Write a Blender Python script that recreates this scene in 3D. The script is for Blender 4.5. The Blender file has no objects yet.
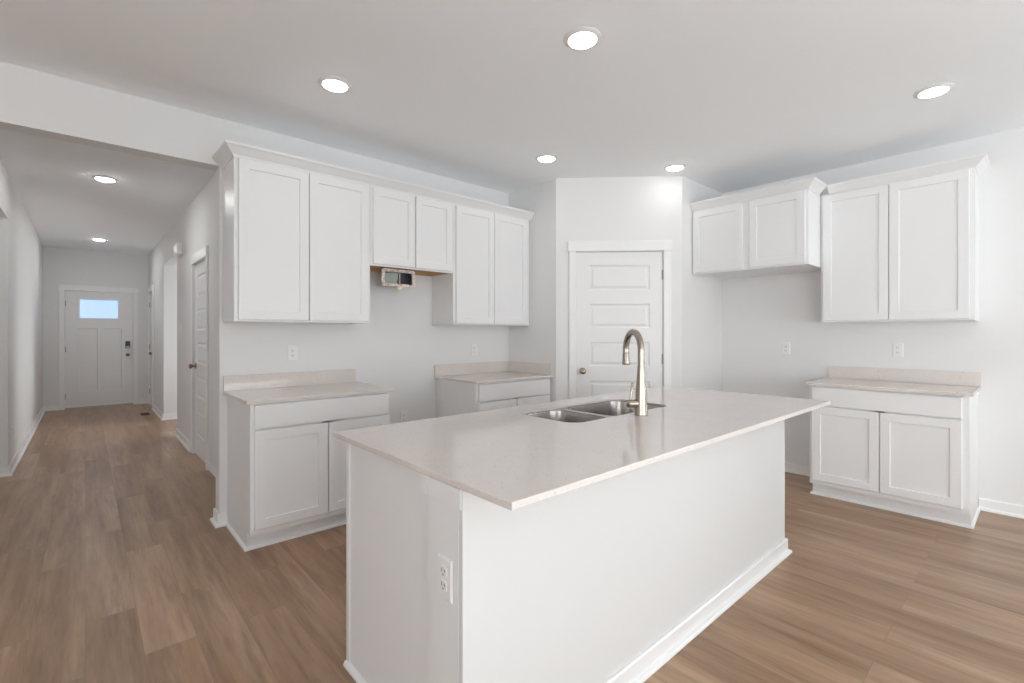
import bpy, bmesh, math, random
from mathutils import Matrix, Vector

random.seed(4)
SC = bpy.context.scene
COL = SC.collection
PI = math.pi

# ------------------------------------------------------------------ camera
CAM_H = 1.31
cam_data = bpy.data.cameras.new('camera')
cam = bpy.data.objects.new('camera', cam_data)
COL.objects.link(cam)
cam.location = (0, 0, CAM_H)
cam.rotation_euler = (PI / 2, 0, -math.radians(41.87))
cam_data.sensor_fit = 'HORIZONTAL'
cam_data.sensor_width = 36.0
cam_data.lens = 36.0 * 476.0 / 1024.0
cam_data.shift_x = 0.0
cam_data.shift_y = -(341.5 - 333.2) / 1024.0
cam_data.clip_start = 0.02
cam_data.clip_end = 100
SC.camera = cam

# ------------------------------------------------------------------ world, exposure
world = bpy.data.worlds.new('world')
SC.world = world
world.use_nodes = True
wn = world.node_tree
for n in list(wn.nodes):
    wn.nodes.remove(n)
w_out = wn.nodes.new('ShaderNodeOutputWorld')
w_bg = wn.nodes.new('ShaderNodeBackground')
# overcast sky above the horizon, sunlit pale ground below it
SKY = 8.5
GROUND = 9.9
w_tc = wn.nodes.new('ShaderNodeTexCoord')
w_sep = wn.nodes.new('ShaderNodeSeparateXYZ')
w_map = wn.nodes.new('ShaderNodeMapRange')
w_map.inputs['From Min'].default_value = -0.04
w_map.inputs['From Max'].default_value = 0.04
w_map.inputs['To Min'].default_value = GROUND
w_map.inputs['To Max'].default_value = SKY
wn.links.new(w_tc.outputs['Generated'], w_sep.inputs[0])
wn.links.new(w_sep.outputs['Z'], w_map.inputs['Value'])
wn.links.new(w_map.outputs[0], w_bg.inputs['Strength'])
w_bg.inputs['Color'].default_value = (0.950, 0.985, 1.005, 1)
wn.links.new(w_bg.outputs[0], w_out.inputs[0])

SC.view_settings.view_transform = 'Standard'
SC.view_settings.look = 'None'
SC.view_settings.gamma = 1.0
SC.view_settings.use_curve_mapping = False
SC.view_settings.exposure = 0.0
SC.cycles.use_denoising = True
SC.cycles.max_bounces = 14
SC.cycles.diffuse_bounces = 10
SC.cycles.glossy_bounces = 6
SC.cycles.transparent_max_bounces = 8
SC.cycles.caustics_reflective = False
SC.cycles.sample_clamp_indirect = 8.0
LAMP = 18.0            # emission of the kitchen ceiling light lenses
HALL_LAMP = 128.0      # emission of the hall ceiling light lenses

# ------------------------------------------------------------------ room measures
CEIL = 2.77
YA = 3.735            # face of the range wall
XB = 4.96             # face of the refrigerator wall
XS = 3.30             # pantry side wall (faces the range run)
YP = 2.235            # pantry side wall (faces the refrigerator bay)
P0 = Vector((XS, XS and 3.06, 0))     # start of the diagonal pantry wall
HL, HR, HY = -0.53, 0.88, 11.2       # hall left, right, far end
X_LEFT, Y_BACK = -4.6, -8.2           # rest of the room behind the camera
AX0 = 0.679           # free end of the range wall


# ------------------------------------------------------------------ helpers
def link(o, parent=None):
    COL.objects.link(o)
    if parent:
        o.parent = parent
    return o


def obj(name, bm, mat, parent=None, smooth=False):
    me = bpy.data.meshes.new(name)
    bmesh.ops.recalc_face_normals(bm, faces=bm.faces[:])
    bm.to_mesh(me)
    bm.free()
    if smooth:
        for p in me.polygons:
            p.use_smooth = True
    me.materials.append(mat)
    o = bpy.data.objects.new(name, me)
    return link(o, parent)


def auto_smooth(o, deg=35):
    me = o.data
    for p in me.polygons:
        p.use_smooth = True
    me.update()
    b = bmesh.new()
    b.from_mesh(me)
    for e in b.edges:
        if len(e.link_faces) == 2 and e.calc_face_angle(0) > math.radians(deg):
            e.smooth = False
    b.to_mesh(me)
    b.free()
    return o


def thing(name, label, cat, loc=(0, 0, 0), rz=0.0, group=None):
    o = bpy.data.objects.new(name, None)
    o.empty_display_size = 0.1
    COL.objects.link(o)
    o.location = loc
    o.rotation_euler = (0, 0, rz)
    o['label'] = label
    o['category'] = cat
    if group:
        o['group'] = group
    return o


def tag(o, label, cat, group=None):
    o['label'] = label
    o['category'] = cat
    if group:
        o['group'] = group
    return o


def struct_empty(name, loc, rz):
    o = bpy.data.objects.new(name, None)
    o.empty_display_size = 0.1
    COL.objects.link(o)
    o.location = loc
    o.rotation_euler = (0, 0, rz)
    o['kind'] = 'structure'
    return o


def struct(name, bm, mat):
    o = obj(name, bm, mat)
    o['kind'] = 'structure'
    return o


def dup(root, loc, rz, label, group=None):
    r = root.copy()
    COL.objects.link(r)
    r.location = loc
    r.rotation_euler = (0, 0, rz)
    r['label'] = label
    if group:
        r['group'] = group
    for ch in list(root.children):
        c = ch.copy()
        COL.objects.link(c)
        c.parent = r
        for g in list(ch.children):
            d = g.copy()
            COL.objects.link(d)
            d.parent = c
    return r


def NB():
    return bmesh.new()


def box(bm, x0, x1, y0, y1, z0, z1, bev=0.0, seg=1):
    t = bmesh.new()
    vs = [t.verts.new((x, y, z)) for x in (x0, x1) for y in (y0, y1) for z in (z0, z1)]
    for f in ((0, 1, 3, 2), (4, 6, 7, 5), (0, 4, 5, 1), (2, 3, 7, 6), (0, 2, 6, 4), (1, 5, 7, 3)):
        t.faces.new([vs[i] for i in f])
    bmesh.ops.recalc_face_normals(t, faces=t.faces[:])
    if bev > 0:
        bmesh.ops.bevel(t, geom=t.edges[:], offset=bev, segments=seg, affect='EDGES', profile=0.5)
    merge(bm, t)


def merge(bm, t, M=None):
    vm = {}
    for v in t.verts:
        co = M @ v.co if M else v.co
        vm[v] = bm.verts.new(co)
    for f in t.faces:
        try:
            bm.faces.new([vm[v] for v in f.verts])
        except ValueError:
            pass
    t.free()


def prism(bm, pts, axis, a0, a1):
    """extrude a closed 2-D outline. axis 'x': pts are (y,z); 'y': (x,z); 'z': (x,y)."""
    def mk(p, a):
        if axis == 'x':
            return (a, p[0], p[1])
        if axis == 'y':
            return (p[0], a, p[1])
        return (p[0], p[1], a)
    A = [bm.verts.new(mk(p, a0)) for p in pts]
    B = [bm.verts.new(mk(p, a1)) for p in pts]
    n = len(pts)
    bm.faces.new(A)
    bm.faces.new(B[::-1])
    for i in range(n):
        bm.faces.new((A[i], B[i], B[(i + 1) % n], A[(i + 1) % n]))


def sweep(bm, path, prof, closed=False):
    """mitred sweep of a profile [(out, z)] along a 2-D path; 'out' is to the right of travel."""
    n = len(path)
    rings = []
    for i in range(n):
        p = Vector(path[i])
        d0 = (p - Vector(path[i - 1])).normalized() if (i > 0 or closed) else None
        d1 = (Vector(path[(i + 1) % n]) - p).normalized() if (i < n - 1 or closed) else None
        if d0 is None:
            d0 = d1
        if d1 is None:
            d1 = d0
        n0 = Vector((d0.y, -d0.x))
        n1 = Vector((d1.y, -d1.x))
        m = (n0 + n1)
        m = m / max(1e-6, m.length_squared) * 2.0
        rings.append([bm.verts.new((p.x + m.x * o, p.y + m.y * o, z)) for o, z in prof])
    k = len(prof)
    m_ = n if closed else n - 1
    for i in range(m_):
        a, b = rings[i], rings[(i + 1) % n]
        for j in range(k):
            bm.faces.new((a[j], a[(j + 1) % k], b[(j + 1) % k], b[j]))
    if not closed:
        bm.faces.new(rings[0][::-1])
        bm.faces.new(rings[-1])


def lathe(bm, prof, seg=32, M=None, cap0=True, cap1=True):
    """prof: [(r, z)] revolved about local z."""
    M = M or Matrix.Identity(4)
    rings = []
    for r, z in prof:
        rings.append([bm.verts.new(M @ Vector((r * math.cos(2 * PI * i / seg), r * math.sin(2 * PI * i / seg), z))) for i in range(seg)])
    for a, b in zip(rings, rings[1:]):
        for i in range(seg):
            bm.faces.new((a[i], a[(i + 1) % seg], b[(i + 1) % seg], b[i]))
    if cap0:
        bm.faces.new(rings[0][::-1])
    if cap1:
        bm.faces.new(rings[-1])


def tube(bm, pts, rad, seg=20):
    """swept tube along 3-D points; rad is a number or a list."""
    n = len(pts)
    P = [Vector(p) for p in pts]
    R = rad if isinstance(rad, (list, tuple)) else [rad] * n
    t0 = (P[1] - P[0]).normalized()
    up = Vector((0, 0, 1)) if abs(t0.z) < 0.9 else Vector((1, 0, 0))
    u = t0.cross(up).normalized()
    rings = []
    for i in range(n):
        t = (P[min(i + 1, n - 1)] - P[max(i - 1, 0)]).normalized()
        u = (u - t * u.dot(t)).normalized()
        v = t.cross(u)
        rings.append([bm.verts.new(P[i] + (u * math.cos(2 * PI * k / seg) + v * math.sin(2 * PI * k / seg)) * R[i]) for k in range(seg)])
    for a, b in zip(rings, rings[1:]):
        for k in range(seg):
            bm.faces.new((a[k], a[(k + 1) % seg], b[(k + 1) % seg], b[k]))
    bm.faces.new(rings[0][::-1])
    bm.faces.new(rings[-1])


def rounded_rect(x0, x1, y0, y1, r, seg=8):
    pts = []
    for cx, cy, a0 in ((x1 - r, y1 - r, 0), (x0 + r, y1 - r, 90), (x0 + r, y0 + r, 180), (x1 - r, y0 + r, 270)):
        for i in range(seg + 1):
            a = math.radians(a0 + 90 * i / seg)
            pts.append((cx + r * math.cos(a), cy + r * math.sin(a)))
    return pts


def plate(bm, loops, z0, z1):
    """flat plate with holes: loops[0] is the outline, the others are holes."""
    edges, tops, bots = [], [], []
    for lp in loops:
        tv = [bm.verts.new((p[0], p[1], z1)) for p in lp]
        bv = [bm.verts.new((p[0], p[1], z0)) for p in lp]
        tops.append(tv)
        bots.append(bv)
    te, be = [], []
    for tv in tops:
        te += [bm.edges.new((tv[i], tv[(i + 1) % len(tv)])) for i in range(len(tv))]
    for bv in bots:
        be += [bm.edges.new((bv[i], bv[(i + 1) % len(bv)])) for i in range(len(bv))]
    bmesh.ops.triangle_fill(bm, edges=te, use_beauty=True, normal=(0, 0, 1))
    bmesh.ops.triangle_fill(bm, edges=be, use_beauty=True, normal=(0, 0, -1))
    for tv, bv in zip(tops, bots):
        n = len(tv)
        for i in range(n):
            bm.faces.new((tv[i], tv[(i + 1) % n], bv[(i + 1) % n], bv[i]))


def ring_panel(bm, x0, x1, z0, z1, rings, back=None):
    """nested rectangles [(inset, y)] joined to each other, the last one capped; faces -y."""
    prev = None
    first = None
    for ins, y in rings:
        r = [bm.verts.new(c) for c in ((x0 + ins, y, z0 + ins), (x1 - ins, y, z0 + ins), (x1 - ins, y, z1 - ins), (x0 + ins, y, z1 - ins))]
        if prev:
            for i in range(4):
                bm.faces.new((prev[i], prev[(i + 1) % 4], r[(i + 1) % 4], r[i]))
        else:
            first = r
        prev = r
    bm.faces.new(prev)
    if back:
        bm.faces.new(first[::-1])


def shaker(bm, x0, x1, z0, z1, yb, t=0.019, fw=0.058, rec=0.009):
    """shaker door, back on y=yb, front at yb-t"""
    yf = yb - t
    ring_panel(bm, x0, x1, z0, z1, [(0, yb), (0, yf + 0.0022), (0.0022, yf), (fw, yf), (fw + 0.0025, yf + rec)], back=True)


def slab_front(bm, x0, x1, z0, z1, yb, t=0.019):
    yf = yb - t
    ring_panel(bm, x0, x1, z0, z1, [(0, yb), (0, yf + 0.003), (0.003, yf)], back=True)


def panelled_slab(bm, w, h, t, holes, rings, yb=0.0, through=()):
    """door leaf w x h x t (front at yb-t) with rectangular openings filled by ring panels"""
    yf = yb - t
    xs = sorted({0.0, w} | {c for r in holes for c in (r[0], r[1])})
    zs = sorted({0.0, h} | {c for r in holes for c in (r[2], r[3])})
    vv = {}

    def V(x, z, y):
        k = (round(x, 5), round(z, 5), y)
        if k not in vv:
            vv[k] = bm.verts.new((x, y, z))
        return vv[k]
    for side, y in ((0, yf), (1, yb)):
        for i in range(len(xs) - 1):
            for j in range(len(zs) - 1):
                cx, cz = (xs[i] + xs[i + 1]) / 2, (zs[j] + zs[j + 1]) / 2
                hit = [k for k, r in enumerate(holes) if r[0] < cx < r[1] and r[2] < cz < r[3]]
                if hit and (side == 0 or hit[0] in through):
                    continue
                bm.faces.new((V(xs[i], zs[j], y), V(xs[i + 1], zs[j], y), V(xs[i + 1], zs[j + 1], y), V(xs[i], zs[j + 1], y)))
    for i in range(len(xs) - 1):
        for z in (0.0, h):
            bm.faces.new((V(xs[i], z, yf), V(xs[i + 1], z, yf), V(xs[i + 1], z, yb), V(xs[i], z, yb)))
    for j in range(len(zs) - 1):
        for x in (0.0, w):
            bm.faces.new((V(x, zs[j], yf), V(x, zs[j + 1], yf), V(x, zs[j + 1], yb), V(x, zs[j], yb)))
    for k, r in enumerate(holes):
        if k in through:
            a = [V(r[0], r[2], yf), V(r[1], r[2], yf), V(r[1], r[3], yf), V(r[0], r[3], yf)]
            b = [V(r[0], r[2], yb), V(r[1], r[2], yb), V(r[1], r[3], yb), V(r[0], r[3], yb)]
            for i in range(4):
                bm.faces.new((a[i], a[(i + 1) % 4], b[(i + 1) % 4], b[i]))
        else:
            ring_panel(bm, r[0], r[1], r[2], r[3], [(i_, yf + d_) for i_, d_ in rings])


# ------------------------------------------------------------------ materials
def new_mat(name):
    m = bpy.data.materials.new(name)
    m.use_nodes = True
    nt = m.node_tree
    bsdf = nt.nodes['Principled BSDF']
    return m, nt, bsdf


def tex_coord(nt, kind='Object', scale=(1, 1, 1), rot=(0, 0, 0)):
    tc = nt.nodes.new('ShaderNodeTexCoord')
    mp = nt.nodes.new('ShaderNodeMapping')
    mp.inputs['Scale'].default_value = scale
    mp.inputs['Rotation'].default_value = rot
    nt.links.new(tc.outputs[kind], mp.inputs['Vector'])
    return mp.outputs[0]


def noise(nt, vec, scale, detail=2.0, rough=0.5):
    n = nt.nodes.new('ShaderNodeTexNoise')
    n.inputs['Scale'].default_value = scale
    n.inputs['Detail'].default_value = detail
    n.inputs['Roughness'].default_value = rough
    if vec is not None:
        nt.links.new(vec, n.inputs['Vector'])
    return n.outputs['Fac']


def ramp(nt, fac, stops):
    r = nt.nodes.new('ShaderNodeValToRGB')
    el = r.color_ramp.elements
    while len(el) > 1:
        el.remove(el[-1])
    el[0].position, el[0].color = stops[0][0], (*stops[0][1], 1)
    for p, c in stops[1:]:
        e = el.new(p)
        e.color = (*c, 1)
    nt.links.new(fac, r.inputs[0])
    return r.outputs[0]


def mixc(nt, a, b, fac, mode='MIX'):
    m = nt.nodes.new('ShaderNodeMix')
    m.data_type = 'RGBA'
    m.blend_type = mode
    if isinstance(fac, (int, float)):
        m.inputs[0].default_value = fac
    else:
        nt.links.new(fac, m.inputs[0])
    for s, v in ((6, a), (7, b)):
        if isinstance(v, tuple):
            m.inputs[s].default_value = (*v, 1)
        else:
            nt.links.new(v, m.inputs[s])
    return m.outputs[2]


def bump(nt, bsdf, fac, strength, dist=0.002):
    b = nt.nodes.new('ShaderNodeBump')
    b.inputs['Strength'].default_value = strength
    b.inputs['Distance'].default_value = dist
    nt.links.new(fac, b.inputs['Height'])
    nt.links.new(b.outputs[0], bsdf.inputs['Normal'])


def paint(name, col, rough, tex=0.04, scale=260, spec=0.5):
    m, nt, b = new_mat(name)
    v = tex_coord(nt)
    f = noise(nt, v, scale, 3)
    g = noise(nt, v, 1.7, 2)
    c = mixc(nt, tuple(x * 0.985 for x in col), col, g)
    nt.links.new(c, b.inputs['Base Color'])
    b.inputs['Roughness'].default_value = rough
    b.inputs['Specular IOR Level'].default_value = spec
    if tex:
        bump(nt, b, f, tex, 0.001)
    return m


def metal(name, col, rough, brushed=0.0):
    m, nt, b = new_mat(name)
    v = tex_coord(nt, 'Object', (4, 4, 220))
    f = noise(nt, v, 3, 2)
    c = mixc(nt, tuple(x * 0.9 for x in col), col, f)
    nt.links.new(c, b.inputs['Base Color'])
    b.inputs['Metallic'].default_value = 1.0
    b.inputs['Roughness'].default_value = rough
    if brushed:
        bump(nt, b, f, brushed, 0.0005)
    return m


def emit(name, col, strength):
    m, nt, b = new_mat(name)
    v = tex_coord(nt)
    f = noise(nt, v, 6, 1)
    c = mixc(nt, tuple(x * 0.98 for x in col), col, f)
    b.inputs['Base Color'].default_value = (0.8, 0.8, 0.8, 1)
    nt.links.new(c, b.inputs['Emission Color'])
    b.inputs['Emission Strength'].default_value = strength
    return m


M_WALL = paint('wall_paint', (0.77, 0.77, 0.77), 0.62, 0.06, 320, 0.3)
M_WALL_DIM = paint('wall_paint_dimmed', (0.69, 0.69, 0.69), 0.5, 0.04, 320, 0.3)  # wall white darkened to offset the strong light on the island front
M_CEIL = paint('ceiling_paint', (0.935, 0.955, 0.972), 0.85, 0.10, 180, 0.2)
M_TRIM = paint('trim_enamel', (0.83, 0.83, 0.83), 0.33, 0.0)
M_CAB = paint('cabinet_enamel', (0.80, 0.80, 0.805), 0.36, 0.0)
M_DOOR = paint('door_enamel', (0.79, 0.79, 0.79), 0.34, 0.0)
M_PLASTIC = paint('white_plastic', (0.82, 0.82, 0.81), 0.3, 0.0)
M_SLOT = paint('dark_slot', (0.06, 0.06, 0.06), 0.6, 0.0)
M_STEEL = metal('sink_steel', (0.44, 0.41, 0.39), 0.26, 0.05)
M_NICKEL = metal('brushed_nickel', (0.44, 0.385, 0.33), 0.26, 0.04)
M_BRONZE = metal('warm_bronze', (0.32, 0.20, 0.13), 0.3)
M_HINGE = metal('hinge_nickel', (0.38, 0.36, 0.33), 0.35)
M_BLACK = paint('black_plastic', (0.015, 0.015, 0.017), 0.3, 0.0)
M_GALV = metal('galvanised_sheet', (0.30, 0.31, 0.29), 0.45)
M_LENS = emit('light_lens', (1.0, 0.985, 0.96), LAMP)
M_HALL_LENS = emit('hall_light_lens', (1.0, 0.985, 0.96), HALL_LAMP)
M_REG = paint('register_brown', (0.10, 0.065, 0.04), 0.45, 0.0)


def floor_mat():
    m, nt, b = new_mat('vinyl_plank')
    vec = tex_coord(nt, 'Object', (1, 1, 1), (0, 0, PI / 2))
    br = nt.nodes.new('ShaderNodeTexBrick')
    br.offset = 0.37
    br.offset_frequency = 2
    br.inputs['Color1'].default_value = (0, 0, 0, 1)
    br.inputs['Color2'].default_value = (1, 1, 1, 1)
    br.inputs['Mortar'].default_value = (0.5, 0.5, 0.5, 1)
    br.inputs['Scale'].default_value = 1.0
    br.inputs['Mortar Size'].default_value = 0.0007
    br.inputs['Mortar Smooth'].default_value = 0.2
    br.inputs['Brick Width'].default_value = 1.22
    br.inputs['Row Height'].default_value = 0.18
    nt.links.new(vec, br.inputs['Vector'])
    # shift the grain by the plank's own random value so neighbours do not continue each other
    comb = nt.nodes.new('ShaderNodeVectorMath')
    comb.operation = 'MULTIPLY_ADD'
    nt.links.new(br.outputs['Color'], comb.inputs[0])
    comb.inputs[1].default_value = (13.0, 7.0, 3.0)
    tc = tex_coord(nt, 'Object')
    nt.links.new(tc, comb.inputs[2])
    mp = nt.nodes.new('ShaderNodeMapping')
    mp.inputs['Scale'].default_value = (1.0, 0.075, 1.0)
    nt.links.new(comb.outputs[0], mp.inputs['Vector'])
    g1 = noise(nt, mp.outputs[0], 26, 6, 0.62)
    g2 = noise(nt, mp.outputs[0], 7, 3, 0.55)
    g3 = noise(nt, mp.outputs[0], 95, 3, 0.6)
    base = ramp(nt, g2, [(0.25, (0.265, 0.158, 0.088)), (0.5, (0.365, 0.230, 0.140)), (0.75, (0.485, 0.330, 0.220))])
    fine = ramp(nt, g1, [(0.30, (0.62, 0.59, 0.56)), (0.52, (1, 1, 1)), (0.72, (1.14, 1.13, 1.12))])
    c = mixc(nt, base, fine, 0.85, 'MULTIPLY')
    fine2 = ramp(nt, g3, [(0.3, (0.86, 0.85, 0.84)), (0.6, (1.03, 1.03, 1.03))])
    c = mixc(nt, c, fine2, 0.7, 'MULTIPLY')
    tone = ramp(nt, br.outputs['Color'], [(0.0, (0.93, 0.92, 0.91)), (0.5, (1, 1, 1)), (1.0, (1.06, 1.06, 1.06))])
    c = mixc(nt, c, tone, 1.0, 'MULTIPLY')
    mf = nt.nodes.new('ShaderNodeMath')
    mf.operation = 'MULTIPLY'
    nt.links.new(br.outputs['Fac'], mf.inputs[0])
    mf.inputs[1].default_value = 0.6
    c = mixc(nt, c, (0.10, 0.065, 0.045), mf.outputs[0])
    nt.links.new(c, b.inputs['Base Color'])
    rr = nt.nodes.new('ShaderNodeMapRange')
    rr.inputs['To Min'].default_value = 0.27
    rr.inputs['To Max'].default_value = 0.40
    nt.links.new(g1, rr.inputs['Value'])
    nt.links.new(rr.outputs[0], b.inputs['Roughness'])
    b.inputs['Specular IOR Level'].default_value = 0.5
    bump(nt, b, g1, 0.06, 0.001)
    return m


def quartz_mat():
    m, nt, b = new_mat('quartz')
    v = tex_coord(nt)
    vo = nt.nodes.new('ShaderNodeTexVoronoi')
    vo.inputs['Scale'].default_value = 170
    nt.links.new(v, vo.inputs['Vector'])
    speck = ramp(nt, vo.outputs['Color'], [(0.0, (0.70, 0.66, 0.62)), (0.14, (1, 1, 1)), (0.88, (1, 1, 1)), (0.97, (1.06, 1.06, 1.06))])
    n = noise(nt, v, 420, 2)
    fine = ramp(nt, n, [(0.34, (0.84, 0.81, 0.78)), (0.50, (1, 1, 1))])
    big = noise(nt, v, 9, 4)
    base = mixc(nt, (0.70, 0.645, 0.615), (0.75, 0.705, 0.675), big)
    c = mixc(nt, base, speck, 0.9, 'MULTIPLY')
    c = mixc(nt, c, fine, 0.9, 'MULTIPLY')
    nt.links.new(c, b.inputs['Base Color'])
    b.inputs['Roughness'].default_value = 0.08
    b.inputs['Specular IOR Level'].default_value = 0.5
    return m


def wood_mat():
    m, nt, b = new_mat('raw_plywood')
    v = tex_coord(nt, 'Object', (0.12, 1, 1))
    g = noise(nt, v, 40, 5)
    c = ramp(nt, g, [(0.3, (0.34, 0.165, 0.03)), (0.7, (0.52, 0.275, 0.07))])
    nt.links.new(c, b.inputs['Base Color'])
    b.inputs['Roughness'].default_value = 0.6
    return m


def rag_mat():
    m, nt, b = new_mat('torn_gypsum')
    v = tex_coord(nt)
    g = noise(nt, v, 70, 4)
    c = ramp(nt, g, [(0.3, (0.40, 0.24, 0.21)), (0.44, (0.66, 0.54, 0.50)), (0.6, (0.82, 0.76, 0.73))])
    nt.links.new(c, b.inputs['Base Color'])
    b.inputs['Roughness'].default_value = 0.9
    bump(nt, b, g, 0.5, 0.004)
    return m


def glass_mat(name, tint=(1, 1, 1)):
    m = bpy.data.materials.new(name)
    m.use_nodes = True
    nt = m.node_tree
    for n in list(nt.nodes):
        nt.nodes.remove(n)
    out = nt.nodes.new('ShaderNodeOutputMaterial')
    tr = nt.nodes.new('ShaderNodeBsdfTransparent')
    tr.inputs[0].default_value = (*tint, 1)
    gl = nt.nodes.new('ShaderNodeBsdfGlossy')
    gl.inputs['Roughness'].default_value = 0.02
    fr = nt.nodes.new('ShaderNodeFresnel')
    fr.inputs[0].default_value = 1.45
    mx = nt.nodes.new('ShaderNodeMixShader')
    nt.links.new(fr.outputs[0], mx.inputs[0])
    nt.links.new(tr.outputs[0], mx.inputs[1])
    nt.links.new(gl.outputs[0], mx.inputs[2])
    nt.links.new(mx.outputs[0], out.inputs[0])
    return m


M_BOUNCE = paint('bounce_carpet', (0.74, 0.72, 0.70), 0.95, 0.6, 190, 0.1)  # for the added carpet out of view, pale so it throws light upward
M_FLOOR = floor_mat()
M_QUARTZ = quartz_mat()
M_WOOD = wood_mat()
M_RAG = rag_mat()
M_GLASS = glass_mat('window_glass')
M_LITE = emit('sky_lit_frosted_glass', (0.225, 0.44, 0.92), 1.0)

# ------------------------------------------------------------------ room shell
b = NB()
box(b, X_LEFT - 0.15, XB + 0.15, Y_BACK - 0.15, HY + 0.15, -0.12, 0.0)
struct('floor', b, M_FLOOR)
# unseen pale carpet added behind the camera to bounce light onto the ceiling
b = NB()
box(b, X_LEFT + 0.002, XB - 0.002, Y_BACK + 0.002, -0.75, 0.0005, 0.012, 0.003)
struct('floor_bounce', b, M_BOUNCE)
b = NB()
box(b, X_LEFT - 0.15, XB + 0.15, Y_BACK - 0.15, HY + 0.15, CEIL, CEIL + 0.12)
struct('ceiling', b, M_CEIL)

HDR = 2.447
HB = YA + 0.132       # back of the range wall / header
b = NB()
box(b, AX0, XB, YA, HB, 0, CEIL)
struct('wall_range', b, M_WALL)
b = NB()
box(b, HL - 0.13, AX0, YA, HB, HDR, CEIL)
struct('wall_hall_header', b, M_WALL)
b = NB()
box(b, X_LEFT, HL - 0.13, YA, HB, 0, CEIL)
struct('wall_front_left', b, M_WALL)
def opened_wall(name, rot, length, thick, openings, height=None):
    """wall along local x (0..length), room side at local y=0 (room at -y), openings (x0,x1,z0,z1)"""
    h = height or CEIL
    b = NB()
    t = NB()
    x = 0.0
    for o in sorted(openings):
        box(t, x, o[0], 0, thick, 0, h)
        if o[2] > 0.03:
            box(t, o[0], o[1], 0, thick, 0, o[2])
        box(t, o[0], o[1], 0, thick, o[3], h)
        x = o[1]
    box(t, x, length, 0, thick, 0, h)
    merge(b, t, rot)
    return struct(name, b, M_WALL)


WIN = [0]


def window(rot_mat, o, style):
    """window filling the opening o of a wall whose frame is rot_mat"""
    WIN[0] += 1
    w, h = o[1] - o[0], o[3] - o[2]
    loc = rot_mat @ Vector((o[0], 0, o[2]))
    rz = rot_mat.to_euler().z
    r = struct_empty('window_%d' % WIN[0], loc, rz)
    f = NB()
    t = 0.05
    box(f, 0, w, 0.03, 0.09, 0, t)
    box(f, 0, w, 0.03, 0.09, h - t, h)
    box(f, 0, t, 0.03, 0.09, t, h - t)
    box(f, w - t, w, 0.03, 0.09, t, h - t)
    if style == 'v':
        box(f, w / 2 - 0.03, w / 2 + 0.03, 0.03, 0.09, t, h - t)
    else:
        box(f, t, w - t, 0.03, 0.09, h / 2 - 0.022, h / 2 + 0.022)
    obj('window_frame', f, M_TRIM, r)
    g = NB()
    box(g, t, w - t, 0.057, 0.061, t, h - t)
    obj('pane', g, M_GLASS, r)
    l = bpy.data.lights.new('daylight_portal', 'AREA')
    l.shape = 'RECTANGLE'
    l.size, l.size_y = w, h
    l.cycles.is_portal = True
    po = bpy.data.objects.new('daylight_portal', l)
    link(po)
    po.location = rot_mat @ Vector((o[0] + w / 2, 0.17, o[2] + h / 2))
    po.rotation_euler = (PI / 2, 0, rz + PI)


def frame(x, y, rz):
    return Matrix.Translation((x, y, 0)) @ Matrix.Rotation(rz, 4, 'Z')


# refrigerator wall, with two windows behind the camera
F_ = frame(XB, HB, -PI / 2)
ops = [(HB + 0.9, HB + 3.9, 0.1, 2.45), (HB + 4.3, HB + 7.6, 0.1, 2.45)]
opened_wall('wall_refrigerator', F_, HB - Y_BACK, 0.14, ops)
for o in ops:
    window(F_, o, 'h')
# left side of the living area
F_ = frame(X_LEFT, Y_BACK, PI / 2)
ops = [(0.6, 2.6, 0.1, 2.45), (3.2, 5.2, 0.1, 2.45), (6.2, 7.4, 0.1, 2.45)]
opened_wall('wall_left', F_, HB - Y_BACK, 0.14, ops)
for o in ops:
    window(F_, o, 'v')
# wall behind the camera: windows and a glazed patio door
F_ = frame(XB + 0.14, Y_BACK, PI)
LW = XB + 0.14 - X_LEFT + 0.14
ops = [(0.4, 2.6, 0.15, 2.4), (3.6, 5.4, 0.02, 2.4), (6.4, 8.4, 0.15, 2.4)]
opened_wall('wall_back', F_, LW, 0.14, ops)
for i, o in enumerate(ops):
    window(F_, o, 'v')

# pantry corner: two short walls and a diagonal wall with a door opening
b = NB()
box(b, XS, XS + 0.10, P0.y, YA, 0, CEIL)
struct('wall_pantry_left', b, M_WALL)
b = NB()
box(b, XS + 0.825, XB, YP, YP + 0.10, 0, CEIL)
struct('wall_pantry_right', b, M_WALL)
DL = 0.825 * 2 ** 0.5     # length of the diagonal
PD0, PD1, PDH = 0.188, 0.994, 2.075
b = NB()
ROT = Matrix.Translation(P0) @ Matrix.Rotation(-PI / 4, 4, 'Z')
t = NB()
box(t, PD1 + 0.005, DL, 0, 0.09, 0, CEIL)
box(t, 0, PD0 - 0.005, 0, 0.09, 0, CEIL)
box(t, PD0 - 0.005, PD1 + 0.005, 0, 0.09, PDH + 0.005, CEIL)
merge(b, t, ROT)
struct('wall_pantry_diagonal', b, M_WALL)

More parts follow.
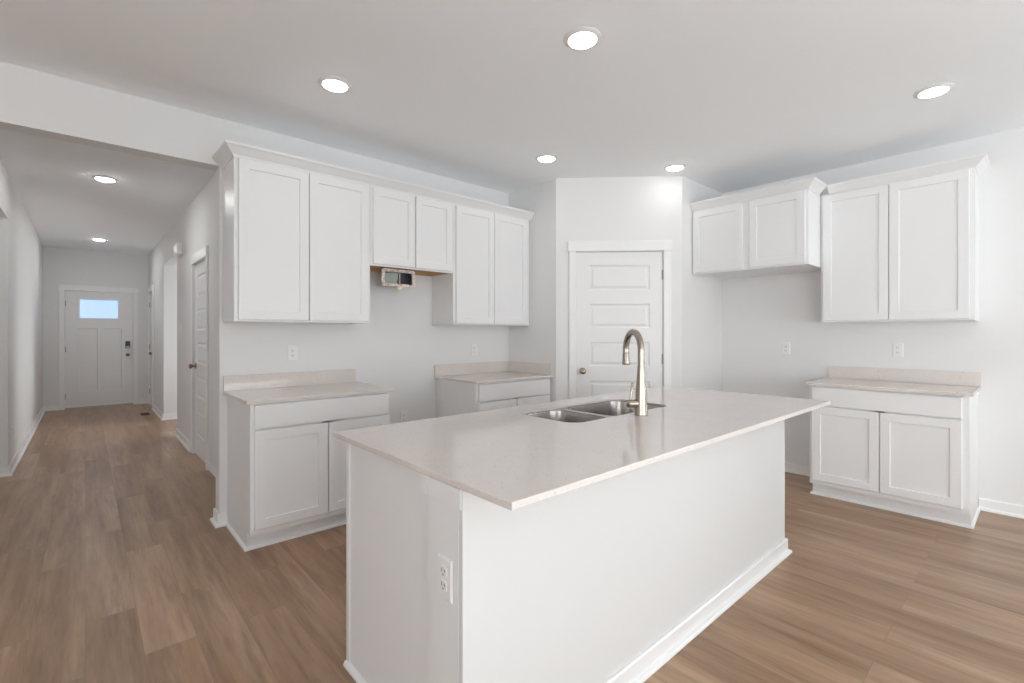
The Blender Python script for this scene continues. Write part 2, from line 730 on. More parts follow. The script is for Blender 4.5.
# hall
RO0, RO1, ROH = 7.45, 8.865, 2.34       # opening in the right hall wall
LO1, LOH = 6.35, 2.365                  # opening in the left hall wall starts at the header
ND0, ND1, NDH = 5.40, 6.17, 2.05        # nearer hall door in the right wall
FD0, FD1 = 10.33, 11.02                 # farther hall door in the right wall
b = NB()
box(b, HR, HR + 0.12, HB, ND0, 0, CEIL)
box(b, HR, HR + 0.12, ND1, RO0, 0, CEIL)
box(b, HR, HR + 0.12, ND0, ND1, NDH, CEIL)
box(b, HR, HR + 0.12, RO0, RO1, ROH, CEIL)
box(b, HR, HR + 0.12, RO1, FD0, 0, CEIL)
box(b, HR, HR + 0.12, FD1, HY, 0, CEIL)
box(b, HR, HR + 0.12, FD0, FD1, NDH, CEIL)
struct('wall_hall_right', b, M_WALL)
b = NB()
box(b, HL - 0.12, HL, LO1, HY, 0, CEIL)
box(b, HL - 0.12, HL, HB, LO1, LOH, CEIL)
struct('wall_hall_left', b, M_WALL)
b = NB()
ED0, ED1, EDH = -0.262, 0.655, 2.045    # entry door
box(b, HL - 0.12, ED0 - 0.004, HY, HY + 0.14, 0, CEIL)
box(b, ED1 + 0.004, HR + 0.12, HY, HY + 0.14, 0, CEIL)
box(b, ED0 - 0.004, ED1 + 0.004, HY, HY + 0.14, EDH, CEIL)
struct('wall_hall_end', b, M_WALL)
# rooms glimpsed through the hall openings, each with a window of its own
b = NB()
box(b, HR + 0.12, 2.6, RO1, RO1 + 0.12, 0, CEIL)
box(b, HR + 0.12, 2.6, RO0 - 0.12, RO0, 0, CEIL)
struct('wall_side_hall', b, M_WALL)
F_ = frame(2.6, RO1 + 0.12, -PI / 2)
ops = [(0.26, 1.38, 0.3, 2.25)]
opened_wall('wall_side_hall_end', F_, RO1 - RO0 + 0.24, 0.12, ops)
window(F_, ops[0], 'h')
b = NB()
box(b, -3.2, HL - 0.12, LO1, LO1 + 0.12, 0, CEIL)
struct('wall_side_room', b, M_WALL)
F_ = frame(-3.2, HB, PI / 2)
ops = [(1.5, 2.3, 0.8, 2.2)]
opened_wall('wall_side_room_end', F_, LO1 + 0.12 - HB, 0.12, ops)
window(F_, ops[0], 'v')

# ------------------------------------------------------------------ baseboards
BB = [(0.0, 0.0), (0.030, 0.0), (0.030, 0.008), (0.026, 0.016), (0.015, 0.020), (0.013, 0.021), (0.013, 0.078), (0.009, 0.085), (0.0, 0.085)]


def baseboard(side, paths):
    b = NB()
    for p in paths:
        sweep(b, p, BB)
    return struct('baseboard_' + side, b, M_TRIM)


e = 0.0005
baseboard('range', [[(1.634, YA - e), (2.402, YA - e)][::-1][::-1]])
baseboard('range_end', [[(HR - 0.031, HB + e), (AX0 - e, HB + e), (AX0 - e, YA - e), (0.7235, YA - e)]])
baseboard('refrigerator', [[(XS + 0.825 - 0.115 * 0.7071 + 0.0, YP + 0.115 * 0.7071 - e * 2), (XS + 0.825, YP - e), (XB - e, YP - e), (XB - e, 1.261)],
                           [(XB - e, 0.321), (XB - e, -0.745)]])
baseboard('pantry_left', [[(XS - e, 3.16), (XS - e, 3.06), (XS + 0.113 * 0.7071, 3.06 - 0.113 * 0.7071 - e)]])
baseboard('hall_right', [[(HR - e, ND0 - 0.072), (HR - e, HB + 0.032)][::-1],
                         [(HR - e, RO0), (HR - e, ND1 + 0.072)],
                         [(HR - e, FD0 - 0.072), (HR - e, RO1 - e), (2.55, RO1 - e)]])
for o_ in ():
    pass
baseboard('hall_left', [[(-2.1, LO1 - e), (HL + e, LO1 - e), (HL + e, HY - e), (ED0 - 0.082, HY - e)]])
baseboard('hall_end', [[(ED1 + 0.082, HY - e), (HR - 0.001, HY - e)]])


# ------------------------------------------------------------------ doors
def casing(parent, x0, x1, h, w=0.065, head=0.095, y=0.0):
    b = NB()
    box(b, x0 - w, x0, y - 0.017, y - 0.0005, 0, h, 0.002)
    box(b, x1, x1 + w, y - 0.017, y - 0.0005, 0, h, 0.002)
    box(b, x0 - w - 0.010, x1 + w + 0.010, y - 0.023, y - 0.0005, h, h + head, 0.002)
    obj('door_casing', b, M_TRIM, parent)


def jamb(parent, x0, x1, h, depth=0.10):
    b = NB()
    box(b, x0 - 0.004, x0 + 0.001, 0.0, depth, 0, h + 0.004)
    box(b, x1 - 0.001, x1 + 0.004, 0.0, depth, 0, h + 0.004)
    box(b, x0 + 0.001, x1 - 0.001, 0.0, depth, h - 0.001, h + 0.004)
    box(b, x0, x0 + 0.012, 0.052, 0.064, 0, h)
    box(b, x1 - 0.012, x1, 0.052, 0.064, 0, h)
    obj('door_jamb', b, M_TRIM, parent)


def knob(parent, x, z, y, mat):
    b = NB()
    M = Matrix.Translation((x, y, z)) @ Matrix.Rotation(PI / 2, 4, 'X')
    lathe(b, [(0.031, 0), (0.031, 0.004), (0.027, 0.008), (0.012, 0.010), (0.010, 0.026), (0.016, 0.033),
              (0.024, 0.040), (0.0275, 0.049), (0.026, 0.057), (0.018, 0.063), (0.004, 0.065)], 28, M)
    auto_smooth(obj('door_knob', b, mat, parent), 40)


def hinges(parent, x, y, zs):
    for z in zs:
        b = NB()
        M = Matrix.Translation((x, y, z - 0.045))
        lathe(b, [(0.0065, 0), (0.0065, 0.028), (0.0055, 0.029), (0.0065, 0.030), (0.0065, 0.060), (0.0055, 0.061), (0.0065, 0.062), (0.0065, 0.090), (0.003, 0.094)], 12, M)
        box(b, x - 0.012, x + 0.012, y + 0.003, y + 0.006, z - 0.045, z + 0.045)
        auto_smooth(obj('hinge', b, M_HINGE, parent), 40)


RAISED = [(0.0, 0.0), (0.010, 0.008), (0.022, 0.008), (0.040, 0.0015)]
FLAT = [(0.0, 0.0), (0.010, 0.007)]


def five_panel(n, loc, rz, w, h, knob_right, mat_knob, stile=0.118):
    r = struct_empty('door_%d' % n, loc, rz)
    gap = 0.012
    b = NB()
    k = h / 2.075
    holes = [(stile, w - 0.006 - stile, (z0 - gap) * k, (z1 - gap) * k) for z0, z1 in
             ((0.225, 0.500), (0.640, 0.862), (1.000, 1.228), (1.358, 1.585), (1.712, 1.949))]
    panelled_slab(b, w - 0.006, h - gap - 0.004, 0.035, holes, RAISED)
    s = obj('door_slab', b, M_DOOR, r)
    s.location = (0.003, 0.045, gap)
    jamb(r, 0, w, h)
    casing(r, -0.002, w + 0.002, h + 0.002)
    kx = w - 0.062 if knob_right else 0.062
    knob(r, kx, 0.955, 0.0095, mat_knob)
    hx = 0.0015 if knob_right else w - 0.0015
    hinges(r, hx, 0.006, (0.24, 1.07 * k, h - 0.22))
    return r


pp = P0 + Vector((math.cos(-PI / 4), math.sin(-PI / 4), 0)) * PD0
five_panel(1, (pp.x, pp.y, 0), -PI / 4, PD1 - PD0, PDH, False, M_NICKEL)
five_panel(2, (HR, ND1, 0), -PI / 2, ND1 - ND0, NDH, False, M_BRONZE)
five_panel(3, (HR, FD1, 0), -PI / 2, FD1 - FD0, NDH, True, M_BRONZE)

# entry door at the end of the hall
r = struct_empty('door_4', (ED0, HY, 0), 0)
W, H = ED1 - ED0, EDH
b = NB()
holes = [(0.175, W - 0.210, 1.545, 1.885), (0.165, 0.420, 0.27, 1.37), (W - 0.420, W - 0.165, 0.27, 1.37)]
panelled_slab(b, W - 0.008, H - 0.027, 0.044, holes, FLAT, through=(0,))
s = obj('door_slab', b, M_DOOR, r)
s.location = (0.004, 0.06, 0.024)
b = NB()
hx0, hx1, hz0, hz1 = holes[0][0] + 0.004, holes[0][1] + 0.004, holes[0][2] + 0.024, holes[0][3] + 0.024
for (a0, a1, c0, c1) in ((hx0 - 0.022, hx1 + 0.022, hz0 - 0.022, hz0 + 0.012), (hx0 - 0.022, hx1 + 0.022, hz1 - 0.012, hz1 + 0.022),
                         (hx0 - 0.022, hx0 + 0.012, hz0 + 0.012, hz1 - 0.012), (hx1 - 0.012, hx1 + 0.022, hz0 + 0.012, hz1 - 0.012)):
    box(b, a0, a1, 0.006, 0.0155, c0, c1, 0.003)
obj('lite_frame', b, M_TRIM, r)
b = NB()
box(b, hx0 + 0.001, hx1 - 0.001, 0.036, 0.042, hz0 + 0.001, hz1 - 0.001)
p = obj('pane', b, M_LITE, r)
p['label'] = 'pale blue daylit glass'
jamb(r, 0, W, H, 0.14)
casing(r, -0.002, W + 0.002, H + 0.002, 0.07, 0.09)
knob(r, W - 0.075, 0.915, 0.0155, M_BRONZE)
hinges(r, 0.0015, 0.010, (0.22, 1.03, H - 0.22))
b = NB()
box(b, W - 0.110, W - 0.042, -0.012, 0.0155, 1.035, 1.165, 0.008, 2)
k_ = obj('keypad_lock', b, M_BLACK, r)
k_['label'] = 'black keypad lock'
b = NB()
box(b, W - 0.102, W - 0.050, -0.0145, -0.012, 1.040, 1.075, 0.001)
obj('lock_cover', b, M_HINGE, k_)
b = NB()
box(b, -0.02, W + 0.02, -0.012, 0.13, 0.0, 0.022, 0.004)
obj('threshold', b, M_HINGE, r)


# ------------------------------------------------------------------ cabinets
# local frame: x to the right along the wall, wall at y = 0, front towards -y
def face_frame(bm, x0, x1, z0, z1, yf, yb, stile, top, bot, mids=(), rails=()):
    box(bm, x0, x0 + stile, yf, yb, z0, z1, 0.0008)
    box(bm, x1 - stile, x1, yf, yb, z0, z1, 0.0008)
    box(bm, x0 + stile, x1 - stile, yf, yb, z1 - top, z1)
    box(bm, x0 + stile, x1 - stile, yf, yb, z0, z0 + bot)
    for a, c in mids:
        box(bm, a, c, yf + 0.0005, yb, z0 + bot, z1 - top)
    for a, c in rails:
        box(bm, x0 + stile, x1 - stile, yf + 0.0005, yb, a, c)


def upper(label, loc, rz, w, d, h, doors, wood_bottom=False, filler=None, dz0=0.013, dz1=0.012):
    r = thing('upper_cabinet', label, 'cabinet', loc, rz, 'wall cabinets')
    yf = -d
    b = NB()
    box(b, 0, 0.016, yf + 0.019, -0.002, 0, h, 0.0006)
    box(b, w - 0.016, w, yf + 0.019, -0.002, 0, h, 0.0006)
    box(b, 0.016, w - 0.016, yf + 0.019, -0.002, h - 0.016, h)
    box(b, 0.016, w - 0.016, -0.010, -0.002, 0.014, h - 0.016)
    if not wood_bottom:
        box(b, 0.016, w - 0.016, yf + 0.019, -0.010, 0.006, 0.020)
    obj('body', b, M_CAB, r)
    if wood_bottom:
        b = NB()
        box(b, 0.016, w - 0.016, yf + 0.019, -0.012, 0.002, 0.016)
        o = obj('bottom_panel', b, M_WOOD, r)
        o['label'] = 'unpainted brown wood underside'
    b = NB()
    mid = (doors[0][1] + doors[1][0]) / 2
    face_frame(b, 0, w, 0, h, yf, yf + 0.019, 0.038, 0.040, 0.040, mids=((mid - 0.035, mid + 0.035),))
    obj('face_frame', b, M_CAB, r)
    for a, c in doors:
        b = NB()
        shaker(b, a, c, dz0, h - dz1, yf - 0.001)
        obj('door', b, M_CAB, r)
    if filler:
        b = NB()
        box(b, w + 0.0005, w + filler, yf + 0.022, yf + 0.040, 0, h)
        obj('filler_strip', b, M_CAB, r)
    return r


UZ, UH = 1.385, 1.045
UY = YA - 3.400
upper('tall white wall cabinet at the free left end of the range run, beside the hall', (0.697, YA, UZ), 0, 0.907, UY, UH,
      ((0.023, 0.452), (0.458, 0.888)))
upper('short white wall cabinet with a bare wood underside, above the open duct', (1.606, YA, 1.826), 0, 0.758, UY, UZ + UH - 1.826,
      ((0.018, 0.372), (0.386, 0.737)), wood_bottom=True)
upper('tall white wall cabinet between the short cabinet and the pantry wall', (2.366, YA, UZ), 0, 0.894, UY, UH,
      ((0.021, 0.443), (0.449, 0.870)), filler=0.038)
UBZ, UBH = 1.401, 1.069
upper('tall white wall cabinet on the right wall, above the small quartz counter', (XB, 1.252, UBZ), -PI / 2, 0.935, XB - 4.625, UBH,
      ((0.018, 0.455), (0.461, 0.908)))
upper('short deep white wall cabinet above the empty refrigerator bay', (XB, 2.2335, 1.866), -PI / 2, 0.979, XB - 4.315, UBZ + UBH - 1.866,
      ((0.016, 0.470), (0.530, 0.958)))

CROWN = [(0.0, -0.004), (0.004, -0.004), (0.010, 0.008), (0.014, 0.012), (0.048, 0.050), (0.056, 0.054), (0.060, 0.062), (0.060, 0.070), (0.0, 0.070)]


def crown(label, path, z, s=1.0):
    b = NB()
    sweep(b, path, [(o * s, z + q * s) for o, q in CROWN])
    o = obj('crown_moulding', b, M_CAB)
    tag(o, label, 'crown moulding', 'crown mouldings on the wall cabinets')


YF = YA - UY
crown('long white crown moulding along the three cabinets of the range run', [(0.6965, YA - 0.002), (0.6965, YF - 0.0005), (3.297, YF - 0.0005)], UZ + UH - 0.002)
crown('short white crown moulding on the tall right-wall cabinet', [(4.6245, 1.1935), (4.6245, 0.3165), (XB - 0.002, 0.3165)], UBZ + UBH - 0.002)
crown('white crown moulding on the deep cabinet over the refrigerator bay', [(4.3145, YP - 0.002), (4.3145, 1.254), (4.575, 1.254)], UBZ + UBH - 0.002)

CT = 0.914
CB = 0.894
BD = 0.605       # base depth to the frame front


def base_cabinet(label, loc, rz, w, doors, drawer, sides):
    r = thing('base_cabinet', label, 'cabinet', loc, rz, 'base cabinets')
    yf = -BD
    zt = CB - 0.001
    b = NB()
    for a, c in ((0, 0.016), (w - 0.016, w)):
        prism(b, [(-0.002, 0.001), (-0.002, zt), (yf + 0.019, zt), (yf + 0.019, 0.105), (yf + 0.075, 0.105), (yf + 0.075, 0.001)], 'x', a, c)
    box(b, 0.016, w - 0.016, yf + 0.019, -0.002, 0.105, 0.121)
    box(b, 0.016, w - 0.016, -0.014, -0.002, 0.121, zt)
    box(b, 0.016, w - 0.016, yf + 0.019, -0.014, zt - 0.016, zt)
    obj('body', b, M_CAB, r)
    b = NB()
    mid = (doors[0][1] + doors[1][0]) / 2
    face_frame(b, 0, w, 0.105, zt, yf, yf + 0.019, 0.040, 0.030, 0.045, mids=((mid - 0.035, mid + 0.035),), rails=((0.715, 0.750),))
    obj('face_frame', b, M_CAB, r)
    b = NB()
    slab_front(b, drawer[0], drawer[1], 0.738, 0.882, yf - 0.001)
    obj('drawer_front', b, M_CAB, r)
    for a, c in doors:
        b = NB()
        shaker(b, a, c, 0.140, 0.728, yf - 0.001)
        obj('door', b, M_CAB, r)
    b = NB()
    box(b, 0.0165, w - 0.0165, yf + 0.077, yf + 0.092, 0.001, 0.104)
    obj('toe_kick', b, M_CAB, r)
    SH = [(0.0, 0.0), (0.014, 0.0), (0.014, 0.006), (0.010, 0.014), (0.0, 0.019)]
    y = yf + 0.0745
    path = [(0 - e, y), (w + e, y)]
    if 'l' in sides:
        path = [(0 - e, -0.034)] + path
    if 'r' in sides:
        path = path + [(w + e, -0.034)]
    b = NB()
    sweep(b, path, [(o, z + 0.0005) for o, z in SH])
    obj('shoe_moulding', b, M_TRIM, r)
    return r


base_cabinet('white base cabinet at the free left end of the range run, beside the hall', (0.725, YA, 0), 0, 0.905,
             ((0.021, 0.452), (0.460, 0.884)), (0.021, 0.884), 'lr')
base_cabinet('white base cabinet against the pantry wall, half hidden behind the island', (2.405, YA, 0), 0, 0.892,
             ((0.020, 0.440), (0.450, 0.872)), (0.020, 0.872), 'l')
base_cabinet('white base cabinet on the right wall, beside the refrigerator bay', (XB, 1.258, 0), -PI / 2, 0.934,
             ((0.020, 0.452), (0.459, 0.898)), (0.020, 0.898), 'lr')


def counter(label, loc, rz, x0, x1, splash, side=None):
    b = NB()
    box(b, x0, x1, -0.638, -0.0025, CB, CT, 0.0022, 2)
    o = obj('countertop', b, M_QUARTZ)
    o.location = loc
    o.rotation_euler = (0, 0, rz)
    tag(o, label, 'countertop', 'quartz countertops')
    b = NB()
    box(b, splash[0], splash[1], -0.0225, -0.003, CT + 0.0005, CT + 0.105, 0.0012)
    obj('backsplash', b, M_QUARTZ, o)
    if side:
        b = NB()
        box(b, side - 0.020, side, -0.632, -0.0235, CT + 0.0005, CT + 0.105, 0.0012)
        obj('side_splash', b, M_QUARTZ, o)
    return o


counter('pale speckled quartz countertop on the left base cabinet beside the hall', (0.725, YA, 0), 0, -0.026, 0.927, (-0.026, 0.905))
counter('pale quartz countertop with two splashes in the corner by the pantry wall', (2.405, YA, 0), 0, -0.022, 0.8925, (-0.022, 0.8925), 0.8925)
counter('pale quartz countertop on the right-wall base cabinet', (XB, 1.258, 0), -PI / 2, -0.018, 0.952, (-0.018, 0.952))

# ------------------------------------------------------------------ island
IX0, IX1, IY0, IY1 = 0.775, 3.112, 1.030, 1.840
isl = thing('kitchen_island', 'big white kitchen island with a plain panelled front standing on the plank floor', 'island', (IX0, IY0, 0))


def L(x, y):
    return x - IX0, y - IY0


w_, d_ = IX1 - IX0, IY1 - IY0
b = NB()
box(b, 0.02, w_ - 0.02, 0.02, d_ - 0.075, 0.001, 0.104)
box(b, 0, 0.018, 0.10, d_, 0.001, CB - 0.001)
box(b, w_ - 0.018, w_, 0.018, d_, 0.001, CB - 0.001)
box(b, 0.018, w_ - 0.018, d_ - 0.030, d_ - 0.010, 0.105, 0.730)
box(b, 0.018, w_ - 0.018, 0.10, d_ - 0.012, 0.105, 0.121)
obj('body', b, M_CAB, isl)
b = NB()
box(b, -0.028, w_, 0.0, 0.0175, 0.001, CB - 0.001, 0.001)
obj('front_panel', b, M_WALL_DIM, isl)
b = NB()
box(b, -0.028, -0.0005, 0.0178, 0.168, 0.001, CB - 0.001, 0.0015)
obj('corner_post', b, M_CAB, isl)
b = NB()
box(b, -0.0325, -0.0285, 0.003, 0.1685, 0.838, CB - 0.001, 0.0012)
box(b, -0.0325, -0.0006, 0.1685, 0.207, 0.838, CB - 0.001, 0.0012)
obj('post_cap', b, M_CAB, isl)
b = NB()
box(b, -0.0065, -0.0005, d_ - 0.026, d_, 0.001, CB - 0.001, 0.001)
obj('edge_strip', b, M_CAB, isl)
for i in range(4):
    a = 0.03 + i * (w_ - 0.06) / 4
    c = a + (w_ - 0.06) / 4 - 0.008
    b = NB()
    shaker(b, -c, -a, 0.140, 0.728, 0)
    o = obj('door', b, M_CAB, isl)
    o.rotation_euler = (0, 0, PI)
    o.location = (0, d_ - 0.009, 0)
    b = NB()
    slab_front(b, -c, -a, 0.738, 0.882, 0)
    o = obj('drawer_front', b, M_CAB, isl)
    o.rotation_euler = (0, 0, PI)
    o.location = (0, d_ - 0.009, 0)
b = NB()
sweep(b, [(w_ + e, d_ - 0.03), (w_ + e, -e), (-0.0285, -e)][::-1], [(o, z + 0.0005) for o, z in BB])
obj('baseboard', b, M_TRIM, isl)
b = NB()
SHI = [(0.0, 0.0), (0.018, 0.0), (0.018, 0.008), (0.013, 0.017), (0.0, 0.021)]
sweep(b, [(-0.001, d_ - 0.002), (-0.001, 0.1685)], [(o, z + 0.0005) for o, z in SHI])
sweep(b, [(-0.0285, 0.168), (-0.0285, 0.0)], [(o, z + 0.0005) for o, z in SHI])
obj('shoe_moulding', b, M_TRIM, isl)

SX0, SX1, SY0, SY1 = 1.590, 2.400, 1.365, 1.740
CX0, CX1, CY0, CY1 = 0.742, 3.240, 0.829, 1.900
b = NB()
hole = rounded_rect(SX0, SX1, SY0, SY1, 0.075, 10)
plate(b, [[(CX0, CY0), (CX1, CY0), (CX1, CY1), (CX0, CY1)], hole], CB, CT)
o = obj('island_countertop', b, M_QUARTZ)
tag(o, 'large pale speckled quartz slab on the island, with the sink cut out', 'countertop')
mod = o.modifiers.new('eased_edge', 'BEVEL')
mod.width = 0.002
mod.segments = 2
mod.limit_method = 'ANGLE'
mod.angle_limit = math.radians(60)

# double bowl sink
sk = thing('sink', 'stainless double bowl sink set under the island countertop', 'sink', (SX0, SY0, CT - 0.008))
sw, sd = SX1 - SX0, SY1 - SY0
bowls = [(0.010, 0.283), (0.323, sw - 0.010)]
b = NB()
plate(b, [rounded_rect(0.0006, sw - 0.0006, 0.0006, sd - 0.0006, 0.0745, 10)] +
      [rounded_rect(a, c, 0.010, sd - 0.010, 0.072, 10) for a, c in bowls], -0.0035, -0.001)
obj('rim', b, M_STEEL, sk)
for a, c in bowls:
    b = NB()
    prev = None
    for ins, z, rr in ((-0.001, -0.0022, 0.073), (0.001, -0.012, 0.072), (0.006, -0.150, 0.070), (0.012, -0.178, 0.066), (0.028, -0.196, 0.055), (0.060, -0.203, 0.035)):
        pts = rounded_rect(a + ins, c - ins, 0.010 + ins, sd - 0.010 - ins, rr, 10)
        ring = [b.verts.new((x, y, z)) for x, y in pts]
        if prev:
            for i in range(len(ring)):
                b.faces.new((prev[i], prev[(i + 1) % len(ring)], ring[(i + 1) % len(ring)], ring[i]))
        prev = ring
    b.faces.new(prev)
    o = obj('bowl', b, M_STEEL, sk)
    auto_smooth(o, 50)
    b = NB()
    M = Matrix.Translation(((a + c) / 2, sd / 2 + 0.03, -0.2028))
    lathe(b, [(0.045, 0), (0.045, 0.002), (0.038, 0.003), (0.030, 0.0012), (0.008, 0.0010)], 28, M)
    auto_smooth(obj('drain', b, M_NICKEL, o), 40)

# faucet
fx, fy = 1.993, 1.292
fa = thing('faucet', 'tall brushed metal gooseneck faucet standing behind the island sink', 'faucet', (fx, fy, CT + 0.0003))
b = NB()
lathe(b, [(0.0315, 0), (0.032, 0.003), (0.0312, 0.008), (0.0295, 0.05), (0.0262, 0.11), (0.0215, 0.17), (0.0185, 0.215), (0.0172, 0.235), (0.0165, 0.24)], 36)
auto_smooth(obj('base', b, M_NICKEL, fa), 50)
th = math.radians(57)
dv = Vector((math.cos(th), math.sin(th), 0))
rad = 0.094
pts = [Vector((0, 0, 0.2385)), Vector((0, 0, 0.27))]
for i in range(25):
    a = PI - PI * i / 24 * 1.04
    pts.append(dv * (rad + rad * math.cos(a)) + Vector((0, 0, 0.308 + rad * math.sin(a))))
b = NB()
tube(b, pts, [0.0158] * len(pts), 24)
auto_smooth(obj('spout', b, M_NICKEL, fa), 50)
end, dr = pts[-1], (pts[-1] - pts[-2]).normalized()
b = NB()
tube(b, [end + dr * s for s in (0.0005, 0.004, 0.010, 0.030, 0.052, 0.062, 0.065)], [0.0162, 0.0172, 0.0178, 0.0188, 0.0205, 0.0205, 0.0185], 28)
hd = obj('spray_head', b, M_NICKEL, fa)
auto_smooth(hd, 40)
b = NB()
bp_ = end + dr * 0.03
sdv = dv * 0.0185
box(b, -0.006, 0.006, -0.004, 0.004, -0.016, 0.016, 0.003, 2)
o = obj('spray_button', b, M_BLACK, hd)
o.location = bp_ + sdv
o.rotation_euler = (0, 0, th - PI / 2)
pv = Vector((-dv.y, dv.x, 0))          # to the faucet's left, seen from the seating side
b = NB()
tube(b, [Vector((0, 0, 0.058)) + pv * s for s in (0.020, 0.036, 0.037, 0.062, 0.066, 0.068)], [0.0205, 0.0205, 0.0195, 0.0195, 0.018, 0.011], 24)
hub = obj('handle_hub', b, M_NICKEL, fa)
auto_smooth(hub, 40)
b = NB()
tube(b, [Vector((0, 0, 0.070)) + pv * 0.052, Vector((0, 0, 0.10)) + pv * 0.051, Vector((0, 0, 0.156)) + pv * 0.044, Vector((0, 0, 0.159)) + pv * 0.0435],
     [0.0066, 0.0064, 0.0058, 0.004], 14)
auto_smooth(obj('lever', b, M_NICKEL, fa), 40)


# ------------------------------------------------------------------ outlets and switches
def make_outlet(name, label, loc, rz, cat='outlet', wide=0.070, switch=False):
    r = thing(name, label, cat, loc, rz, 'electrical wall plates')
    b = NB()
    w2, h2 = wide / 2, 0.0575
    ring_panel(b, -w2, w2, -h2, h2, [(0, -0.0005), (0, -0.003), (0.004, -0.006)], back=True)
    obj('cover_plate', b, M_PLASTIC, r)
    if switch:
        b = NB()
        prism(b, [(-0.0062, -0.033), (-0.0062, 0.033), (-0.0115, 0.033), (-0.0075, -0.033)], 'x', -0.0165, 0.0165)
        obj('rocker', b, M_PLASTIC, r)
    else:
        for z in (-0.0195, 0.0195):
            b = NB()
            prism(b, [(x, y + z) for x, y in rounded_rect(-0.0165, 0.0165, -0.0145, 0.0145, 0.009, 4)], 'y', -0.0082, -0.0061)
            so = obj('socket', b, M_PLASTIC, r)
            b = NB()
            box(b, -0.0085, -0.0058, -0.0087, -0.0083, z - 0.002, z + 0.008)
            box(b, 0.0058, 0.0085, -0.0087, -0.0083, z - 0.001, z + 0.007)
            box(b, -0.0025, 0.0025, -0.0087, -0.0083, z - 0.0105, z - 0.006)
            obj('slots', b, M_SLOT, so)
    return r


ol = make_outlet('wall_outlet', 'white duplex outlet on the wall above the left quartz counter', (1.150, YA, 1.162), 0)
for lab, loc, rz in (
        ('white duplex outlet on the range wall above the corner counter', (2.846, YA, 1.145), 0),
        ('white outlet low on the wall between the two range-side base cabinets', (2.073, YA, 0.572), 0),
        ('white outlet on the bare wall of the refrigerator bay', (XB, 1.631, 1.165), -PI / 2),
        ('white duplex outlet on the right wall above its quartz counter', (XB, 0.794, 1.172), -PI / 2),
        ('white duplex outlet set low on the corner post at the island end', (IX0 - 0.0284, 1.110, 0.630), -PI / 2),
        ('pale outlet low on the left hall wall', (HL, 6.692, 0.345), PI / 2)):
    dup(ol, loc, rz, lab)
make_outlet('light_switch', 'white rocker switch on the right hall wall beyond the closet door', (HR, 7.09, 1.375), -PI / 2, 'switch', switch=True)

# door chime box high on the hall wall
r = thing('door_chime', 'small white chime box high on the right hall wall by the opening', 'door chime', (HR, 7.30, 2.30), -PI / 2)
b = NB()
box(b, 0, 0.30, -0.055, -0.001, -0.025, 0.11, 0.004)
obj('case', b, M_PLASTIC, r)
b = NB()
for i in range(6):
    box(b, 0.05 + i * 0.035, 0.07 + i * 0.035, -0.0565, -0.0545, 0.0, 0.085)
obj('grille', b, M_PLASTIC, r)

# floor register by the entry door
r = thing('floor_vent', 'brown metal floor register near the entry door', 'floor vent', (0.72, 9.70, 0.0003))
b = NB()
for (a0, a1, c0, c1) in ((-0.06, 0.06, -0.15, -0.132), (-0.06, 0.06, 0.132, 0.15), (-0.06, -0.045, -0.132, 0.132), (0.045, 0.06, -0.132, 0.132)):
    box(b, a0, a1, c0, c1, 0, 0.005, 0.001)
obj('frame', b, M_REG, r)
b = NB()
for i in range(11):
    y = -0.120 + i * 0.024
    box(b, -0.0445, 0.0445, y - 0.004, y + 0.004, 0.001, 0.004)
obj('louvres', b, M_SLOT, r)

# open duct stub under the short cabinet
VX0, VX1, VZ0, VZ1, VY = 1.765, 2.025, 1.702, 1.8270, 3.500
vd = thing('vent_duct', 'open metal duct end with a ragged pinkish rim hung under the short cabinet', 'duct', (VX0, VY + 0.05, VZ0))
vw, vh, vl = VX1 - VX0, VZ1 - VZ0, 0.05
b = NB()
tk = 0.004
box(b, 0, vw, -vl, -0.002, 0, tk)
box(b, 0, vw, -vl, -0.002, vh - tk, vh)
box(b, 0, tk, -vl, -0.002, tk, vh - tk)
box(b, vw - tk, vw, -vl, -0.002, tk, vh - tk)
box(b, tk, vw - tk, -0.004, -0.002, tk, vh - tk)
obj('sleeve', b, M_GALV, vd)
b = NB()
box(b, tk, vw - tk, -0.008, -0.0045, tk, vh - tk)
o = obj('backing', b, M_BLACK, vd)
o['label'] = 'dark inside of the duct'
b = NB()
prism(b, [(0.012, 0.008), (0.128, 0.008), (0.150, vh - 0.010), (0.012, vh - 0.035)], 'y', -vl * 0.55, -vl * 0.52)
box(b, 0.142, 0.156, -vl * 0.75, -vl * 0.45, 0.006, vh - 0.006)
o = obj('damper_flap', b, M_GALV, vd)
b = NB()
rnd = random.Random(9)


def ragged(x0, x1, z0, z1, n, horizontal):
    for i in range(n):
        if horizontal:
            a = x0 + (x1 - x0) * i / n
            c = x0 + (x1 - x0) * (i + 1) / n
            box(b, a, c, -vl - 0.012 - rnd.random() * 0.008, -vl + 0.004, z0 - rnd.random() * 0.006, z1 + rnd.random() * 0.006, 0.002)
        else:
            a = z0 + (z1 - z0) * i / n
            c = z0 + (z1 - z0) * (i + 1) / n
            box(b, x0 - rnd.random() * 0.006, x1 + rnd.random() * 0.006, -vl - 0.012 - rnd.random() * 0.008, -vl + 0.004, a, c, 0.002)


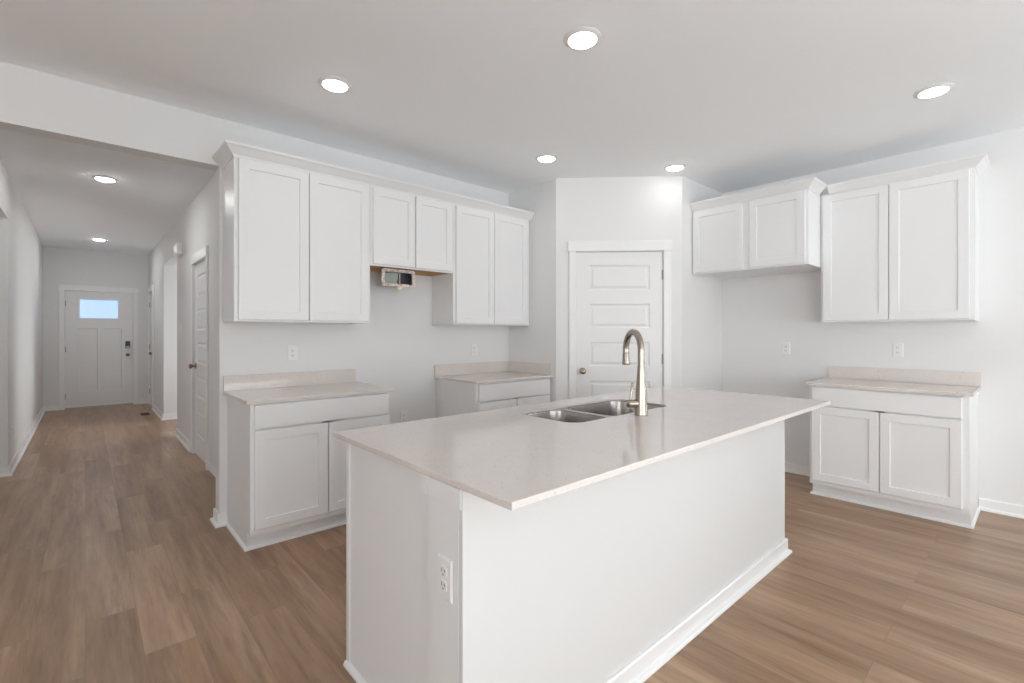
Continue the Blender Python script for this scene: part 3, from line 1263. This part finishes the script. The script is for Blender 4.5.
ragged(-0.016, vw + 0.016, -0.014, 0.004, 11, True)
ragged(-0.018, 0.004, 0.006, vh - 0.008, 6, False)
ragged(vw - 0.004, vw + 0.018, 0.006, vh - 0.008, 6, False)
for i in range(9):
    a = -0.006 + (vw + 0.012) * i / 9
    box(b, a, a + (vw + 0.012) / 9, -vl - 0.014 - rnd.random() * 0.006, -vl + 0.004, vh - 0.022 - rnd.random() * 0.004, vh, 0.0015)
obj('ragged_rim', b, M_RAG, vd)
b = NB()
t = NB()
bmesh.ops.create_icosphere(t, subdivisions=2, radius=0.021)
for v in t.verts:
    v.co *= 1 + 0.25 * (rnd.random() - 0.5)
    v.co.y *= 0.7
merge(b, t, Matrix.Translation((vw * 0.52, -vl - 0.010, -0.026)))
o = obj('foam_lump', b, paint('cream_foam', (0.78, 0.70, 0.50), 0.9, 0.3, 60), vd)
o['label'] = 'cream foam lump'

# ------------------------------------------------------------------ ceiling lights
LIGHTS = [
    (1.090, 2.770, 'round ceiling light nearest the left end of the range run'),
    (1.834, 1.523, 'round ceiling light over the island, nearest the camera'),
    (3.800, 0.440, 'round ceiling light in front of the tall right-wall cabinet'),
    (2.860, 2.760, 'round ceiling light in front of the cabinet beside the pantry wall'),
    (3.860, 2.160, 'round ceiling light close to the pantry door wall'),
    (0.138, 5.908, 'round ceiling light in the middle of the hall'),
    (0.158, 9.785, 'farthest round ceiling light, by the entry door in the hall'),
]
def ceiling_light(x, y, lab, lens):
    c = thing('ceiling_light', lab, 'ceiling light', (x, y, CEIL), 0, 'recessed ceiling lights')
    b = NB()
    lathe(b, [(0.094, -0.0005), (0.094, -0.003), (0.089, -0.006), (0.074, -0.011), (0.0705, -0.012), (0.069, -0.010), (0.068, -0.0005)], 48)
    auto_smooth(obj('trim_ring', b, M_PLASTIC, c), 40)
    b = NB()
    lathe(b, [(0.0675, -0.004), (0.0675, -0.0105), (0.064, -0.0145), (0.053, -0.019), (0.036, -0.022), (0.015, -0.0235), (0.002, -0.0238)], 40)
    obj('lens', b, lens, c)['label'] = 'glowing white lens'
    return c


kitchen_light = ceiling_light(*LIGHTS[0], M_LENS)
for x, y, lab in LIGHTS[1:5]:
    dup(kitchen_light, (x, y, CEIL), 0, lab)
hall_light = ceiling_light(*LIGHTS[5], M_HALL_LENS)
dup(hall_light, (LIGHTS[6][0], LIGHTS[6][1], CEIL), 0, LIGHTS[6][2])
